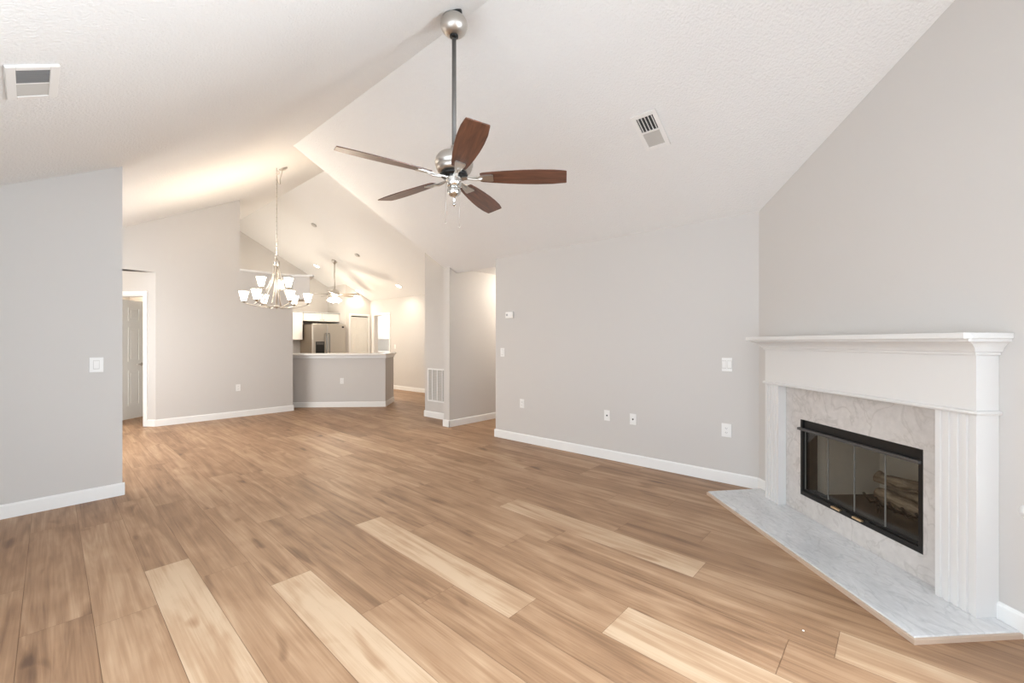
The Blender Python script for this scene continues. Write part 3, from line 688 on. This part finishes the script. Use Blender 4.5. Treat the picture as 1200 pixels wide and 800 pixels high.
for k in range(3):
    a = radians(167)+k*2*pi/3; c_, s_ = cos(a), sin(a)
    b = B(); b.tube(bez([(c_*.034, s_*.034, 2.39), (c_*.045, s_*.045, 2.26), (c_*.075, s_*.075, 2.13), (c_*.13, s_*.13, 1.99), (c_*.20, s_*.20, 1.88), (c_*.27, s_*.27, 1.803)], 6), .0095, 8)
    b.build('brace_arm', NICKEL, ch)

# ------------------------------------------------------------------ left niche door
hinge = Vector((TH and (6.66*.752 - 6.44*.659), 6.66*.659 + 6.44*.752, 0))
dend = Vector((7.40*.752 - 6.425*.659, 7.40*.659 + 6.425*.752, 0)); dd = dend - hinge
def panel_door(name, label, loc, rz, W_, H_, ncol, knob_x, hinges, matr=DOORW, lever=False):
    """local x along the door from the hinge, panels on the -y face"""
    o = thing(name, label, 'door', loc, (0, 0, rz), kind='structure')
    b = B(); b.box(0, W_, 0, .035, .012, H_, .002)
    st = .11*W_/.76; cw = (W_-st*(ncol+1))/ncol
    for c in range(ncol):
        xa = st+c*(cw+st)
        for (za, zb) in ((.24, .83), (.99, 1.56), (1.68, 1.90)):
            za *= H_/2.03; zb *= H_/2.03
            for y, sgn in ((0, -1), (.035, 1)):
                # moulded frame and raised field
                for (u0, u1, v0, v1) in ((xa, xa+cw, za, za+.018), (xa, xa+cw, zb-.018, zb), (xa, xa+.018, za+.018, zb-.018), (xa+cw-.018, xa+cw, za+.018, zb-.018)):
                    b.box(u0, u1, min(y, y+sgn*.007), max(y, y+sgn*.007), v0, v1)
                b.box(xa+.042, xa+cw-.042, min(y, y+sgn*.006), max(y, y+sgn*.006), za+.042, zb-.042, .002)
    b.build('door_leaf', matr, o)
    b = B()
    for sg, y in ((-1, 0), (1, .035)):
        R = Matrix.Translation((knob_x, y, .925)) @ Matrix.Rotation(sg*-pi/2, 4, 'X')
        b.lathe([(0, .0), (.030, .0), (.030, .006), (.012, .010), (.012, .04), (0, .04)], 18, mat=R)
        if lever: b.box(knob_x-.11, knob_x+.012, y+sg*.032-.007, y+sg*.032+.007, .916, .934, .004)
        else: b.lathe([(0, .036), (.02, .038), (.026, .05), (.022, .062), (0, .066)], 18, mat=R)
    tag(b.build('door_knob', NICKEL, o), 'satin nickel handle')
    for z in hinges:
        b = B(); b.tube([(0, -.005, z-.045), (0, -.005, z+.045)], .008, 8); b.build('hinge', NICKEL, o)
    return o
panel_door('door_1', 'white six panel door standing open in the niche left of the dining wall', hinge, atan2(dd.y, dd.x), .75, 2.01, 2, .68, (.25, 1.0, 1.8), lever=True)
point('bedroom_lamp_light', (-.3, 10.3, 2.1), 75, WARM, .12)

# ------------------------------------------------------------------ breakfast bar top
b = B(); b.prism([(-.05, .16), (1.872, .16), (2.20, -.17), (.17, -.17), (.17, -.83), (-.05, -.83)], 1.042, 1.078, bev=.006)
ct = B(); ct.bm.free(); o = b.build('bar_countertop', COUNTER, None); o.data.transform(Matrix.Identity(4)); o.matrix_world = BM
tag(o, 'pale angled countertop on the breakfast bar half wall', 'countertop')
b = B(); b.prism([(-.02, .03), (2.0, .03), (2.03, -.0), (0, 0), (0, -.80), (-.02, -.80)], .985, 1.042); b.xf(BM); struct('trim_3', b, TRIM, 'trim under bar top', 'trim')

# ------------------------------------------------------------------ kitchen
def cab_door(par, x0, x1, z0, z1, y, knob=None):
    b = B(); b.box(x0, x1, y-.02, y, z0, z1, .002); r = .055
    b2 = B()
    d = b.build('cabinet_door', CAB, par)
    b2.box(x0+r, x1-r, y-.014, y-.0195, z0+r, z1-r)
    for (u0, u1, v0, v1) in ((x0, x1, z0, z0+r), (x0, x1, z1-r, z1), (x0, x0+r, z0+r, z1-r), (x1-r, x1, z0+r, z1-r)): b2.box(u0, u1, y-.026, y-.0195, v0, v1, .0015)
    b2.build('door_rails', CAB, d)
    if knob:
        k_ = B(); k_.lathe([(0, 0), (.006, 0), (.006, .012), (.014, .016), (.014, .024), (0, .028)], 14, mat=Matrix.Translation((knob[0], y-.026, knob[1])) @ Matrix.Rotation(pi/2, 4, 'X')); k_.build('knob', NICKEL, d)
c = thing('wall_cabinet', 'white upper cabinet hung left of the refrigerator', 'cabinet', (0, 0, 0))
b = B(); b.box(4.30, 4.885, 11.84, 12.548, 1.37, 2.105); b.build('carcass', CAB, c)
cab_door(c, 4.305, 4.88, 1.375, 2.10, 11.84, (4.34, 1.43))
b = B(); b.box(4.28, 4.886, 11.78, 12.548, 2.106, 2.14, .005); b.build('top_moulding', SLATG, c)
c = thing('wall_cabinet', 'white two door cabinet over the refrigerator', 'cabinet', (0, 0, 0))
b = B(); b.box(4.89, 5.915, 11.84, 12.548, 1.885, 2.105); b.build('carcass', CAB, c)
cab_door(c, 4.905, 5.40, 1.89, 2.10, 11.84, (5.36, 1.925)); cab_door(c, 5.41, 5.91, 1.89, 2.10, 11.84, (5.45, 1.925))
b = B(); b.box(4.888, 5.917, 11.78, 12.548, 2.106, 2.14, .005); b.build('top_moulding', SLATG, c)
r = thing('refrigerator', 'stainless side by side refrigerator with dark side and black ice dispenser', 'refrigerator', (4.925, 11.30, 0))
b = B(); b.box(.005, .905, .075, .80, .02, 1.785, .004); tag(b.build('body', FRSIDE, r), 'dark brown sides')
b = B(); b.box(.0, .385, 0, .07, .10, 1.80, .012); dl = b.build('freezer_door', STEEL, r)
b = B(); b.box(.39, .91, 0, .07, .10, 1.80, .012); dr = b.build('fridge_door', STEEL, r)
b = B(); b.box(.08, .31, -.004, .002, .93, 1.32); d_ = b.build('ice_dispenser', BLACKM, dl)
b = B(); b.box(.10, .29, -.008, -.0041, 1.24, 1.30); b.build('control_panel', DARKM, d_)
b = B(); b.box(.12, .27, -.03, -.0041, .945, .965, .003); b.build('drip_tray', DARKM, d_)
for x, par in ((.345, dl), (.43, dr)):
    b = B(); b.tube(bez([(x, .0, .70), (x, -.05, .74), (x, -.055, 1.1), (x, -.05, 1.50), (x, 0, 1.54)], 6), .012, 10); b.build('handle', DARKM, par)
b = B(); b.box(.80, .86, -.003, .001, 1.70, 1.745); b.build('badge', BLACKM, dr)
b = B(); b.box(.02, .89, .03, .08, .0, .10); b.build('kick_plate', BLACKM, r)
# pantry door
panel_door('door_2', 'white panelled pantry door right of the refrigerator', (6.635, 11.565, 0), pi, .54, 2.04, 2, .48, (.25, 1.0, 1.85))
b = B(); b.box(6.035, 6.092, 11.482, 11.50, 0, 2.125, .003); b.box(6.638, 6.695, 11.482, 11.50, 0, 2.125, .003); b.box(6.092, 6.638, 11.482, 11.50, 2.068, 2.125, .003); struct('trim_4', b, TRIM, 'pantry door casing', 'trim')
# doorway casing to the laundry
b = B(); b.box(6.702, 6.72, 10.44, 10.50, 0, 2.15, .003); b.box(6.702, 6.72, 11.32, 11.38, 0, 2.15, .003); b.box(6.702, 6.72, 10.50, 11.32, 2.09, 2.15, .003)
b.box(6.72, 6.84, 10.5005, 10.512, 0, 2.09); b.box(6.72, 6.84, 11.308, 11.3195, 0, 2.09); struct('trim_5', b, TRIM, 'laundry doorway casing', 'trim')
c = thing('laundry_cabinet', 'bright white two door cabinet seen through the laundry doorway', 'cabinet', (8.55, 13.26, 0), (0, 0, RW))
b = B(); b.box(-.60, .60, -.33, -.002, 1.42, 2.30); b.build('carcass', CAB, c)
cab_door(c, -.595, -.005, 1.425, 2.295, -.33, (-.04, 1.50)); cab_door(c, .005, .595, 1.425, 2.295, -.33, (.04, 1.50))
c = thing('laundry_counter', 'white base cabinet with counter below the laundry cabinet', 'cabinet', (8.55, 13.26, 0), (0, 0, RW))
b = B(); b.box(-.9, .9, -.55, -.002, 0, .95); b.build('carcass', CAB, c)
b = B(); b.box(-.92, .92, -.58, -.002, .95, .99, .004); b.build('countertop', COUNTER, c)
area('laundry_light', (7.7, 12.6, 2.45), (0, 0, 0), .9, .9, 34, (1, .97, .92))

# kitchen ceiling fan
KX, KY = 5.134, 10.518; kz = KZ(KX)
kf = thing('ceiling_fan', 'small distant kitchen ceiling fan with lit glass shades above the bar', 'ceiling fan', (KX, KY, 0))
b = B(); b.lathe([(0, .05), (.065, .04), (.07, .0), (.055, -.045), (.025, -.07), (0, -.07)], 24, (0, 0, kz)); b.build('canopy', NICKEL, kf)
b = B(); b.tube([(0, 0, kz-.06), (0, 0, 2.64)], .013, 10); b.build('downrod', NICKEL, kf)
KF = 2.50
b = B(); b.lathe([(0, .16), (.03, .15), (.10, .125), (.125, .09), (.13, .05), (.12, .02), (.09, .0), (.06, -.02), (.055, -.06), (0, -.06)], 28, (0, 0, KF)); b.build('motor_housing', NICKEL, kf)
kb0 = None
for i in range(5):
    an = -TH + radians(-5) + i*2*pi/5
    if kb0 is None:
        b = B(); b.prism([(.15, .045), (.3, .062), (.5, .066), (.62, .060), (.65, .045), (.65, -.045), (.62, -.060), (.5, -.066), (.3, -.062), (.15, -.045)], -.003, .003); kb0 = b.build('blade', GREYWOOD, kf)
        b = B(); b.prism([(.07, .014), (.14, .012), (.22, .03), (.22, -.03), (.14, -.012), (.07, -.014)], -.011, -.0035); ki0 = b.build('blade_iron', NICKEL, kf); kb, ki = kb0, ki0
    else:
        kb = kb0.copy(); ki = ki0.copy(); COL.objects.link(kb); COL.objects.link(ki); kb.parent = kf; ki.parent = kf
    R = Matrix.Rotation(an, 4, 'Z') @ Matrix.Rotation(radians(-12), 4, 'X')
    for o_ in (kb, ki): o_.location = (0, 0, KF+.02); o_.rotation_euler = R.to_euler()
for i in range(4):
    a = -TH + radians(40)+i*pi/2; M = Matrix.Rotation(a, 4, 'Z') @ Matrix.Translation((.085, 0, KF-.07)) @ Matrix.Rotation(radians(150), 4, 'Y')
    b = B(); b.lathe([(0, 0), (.018, 0), (.026, .01), (.048, .06), (.055, .095), (.050, .10), (0, .085)], 18, mat=M); b.build('glass_shade', LENS, kf)
point('kitchen_fan_light', (0, 0, KF-.26), 34, WARM, .10, kf)

# recessed lights, detectors on the kitchen slope
nzk = Vector((-.53, 0, -1)).normalized()
RK = nzk.to_track_quat('Z', 'Y').to_matrix().to_4x4()
for x, y, lab in ((5.145, 11.563, 'lit recessed ceiling light just left of the kitchen fan'), (6.26, 11.376, 'lit recessed ceiling light right of the kitchen fan above the pantry door'), (6.30, 9.42, 'lit recessed ceiling light nearest the short grille wall')):
    rl = thing('recessed_light', lab, 'ceiling light', (x, y, KZ(x)), RK.to_euler(), 'recessed kitchen lights')
    b = B(); b.lathe([(.072, .001), (.098, .001), (.096, .007), (.075, .010), (.072, .004)], 28); b.build('trim_ring', PLATE, rl)
    b = B(); b.lathe([(0, .0025), (.074, .0025), (.074, .001), (0, .001)], 24); b.build('lens', LENS, rl)
    spot('recessed_light_beam', (x, y, KZ(x)-.05), (0, 0, 0), 20, WARM, 140, .9, .06)
for x, y, lab in ((4.151, 9.455, 'small round detector on kitchen ceiling left of the other detector'), (5.136, 9.388, 'small round detector on kitchen ceiling above right of the kitchen fan')):
    b = B(); b.lathe([(.06, 0), (.062, .012), (.05, .024), (.02, .028), (0, .028)], 22); o = b.build('smoke_detector', DETM, None, (x, y, KZ(x)-.0005), RK.to_euler()); tag(o, lab, 'smoke detector', 'kitchen ceiling detectors')
# hallway lamp beyond the opening
hl = thing('hall_lamp', 'round flush ceiling lamp out of sight in the hallway', 'ceiling light', (5.9, 4.5, 2.455))
b = B(); b.lathe([(0, 0), (.15, 0), (.15, -.02), (0, -.02)], 24); b.build('lamp_base', NICKEL, hl)
b = B(); b.lathe([(.14, -.02), (.13, -.06), (.08, -.09), (0, -.10)], 24); b.build('glass_bowl', LENS, hl)
point('hall_lamp_light', (0, 0, -.2), 22, NEUT, .1, hl)
b = B(); b.lathe([(0, .004), (.004, .003), (.005, .001), (.003, 0), (0, 0)], 10)
o = b.build('paint_chip', PLATE, None, (2.30, .27, 0)); tag(o, 'tiny white paint chip on the wood floor before the hearth', 'chip')
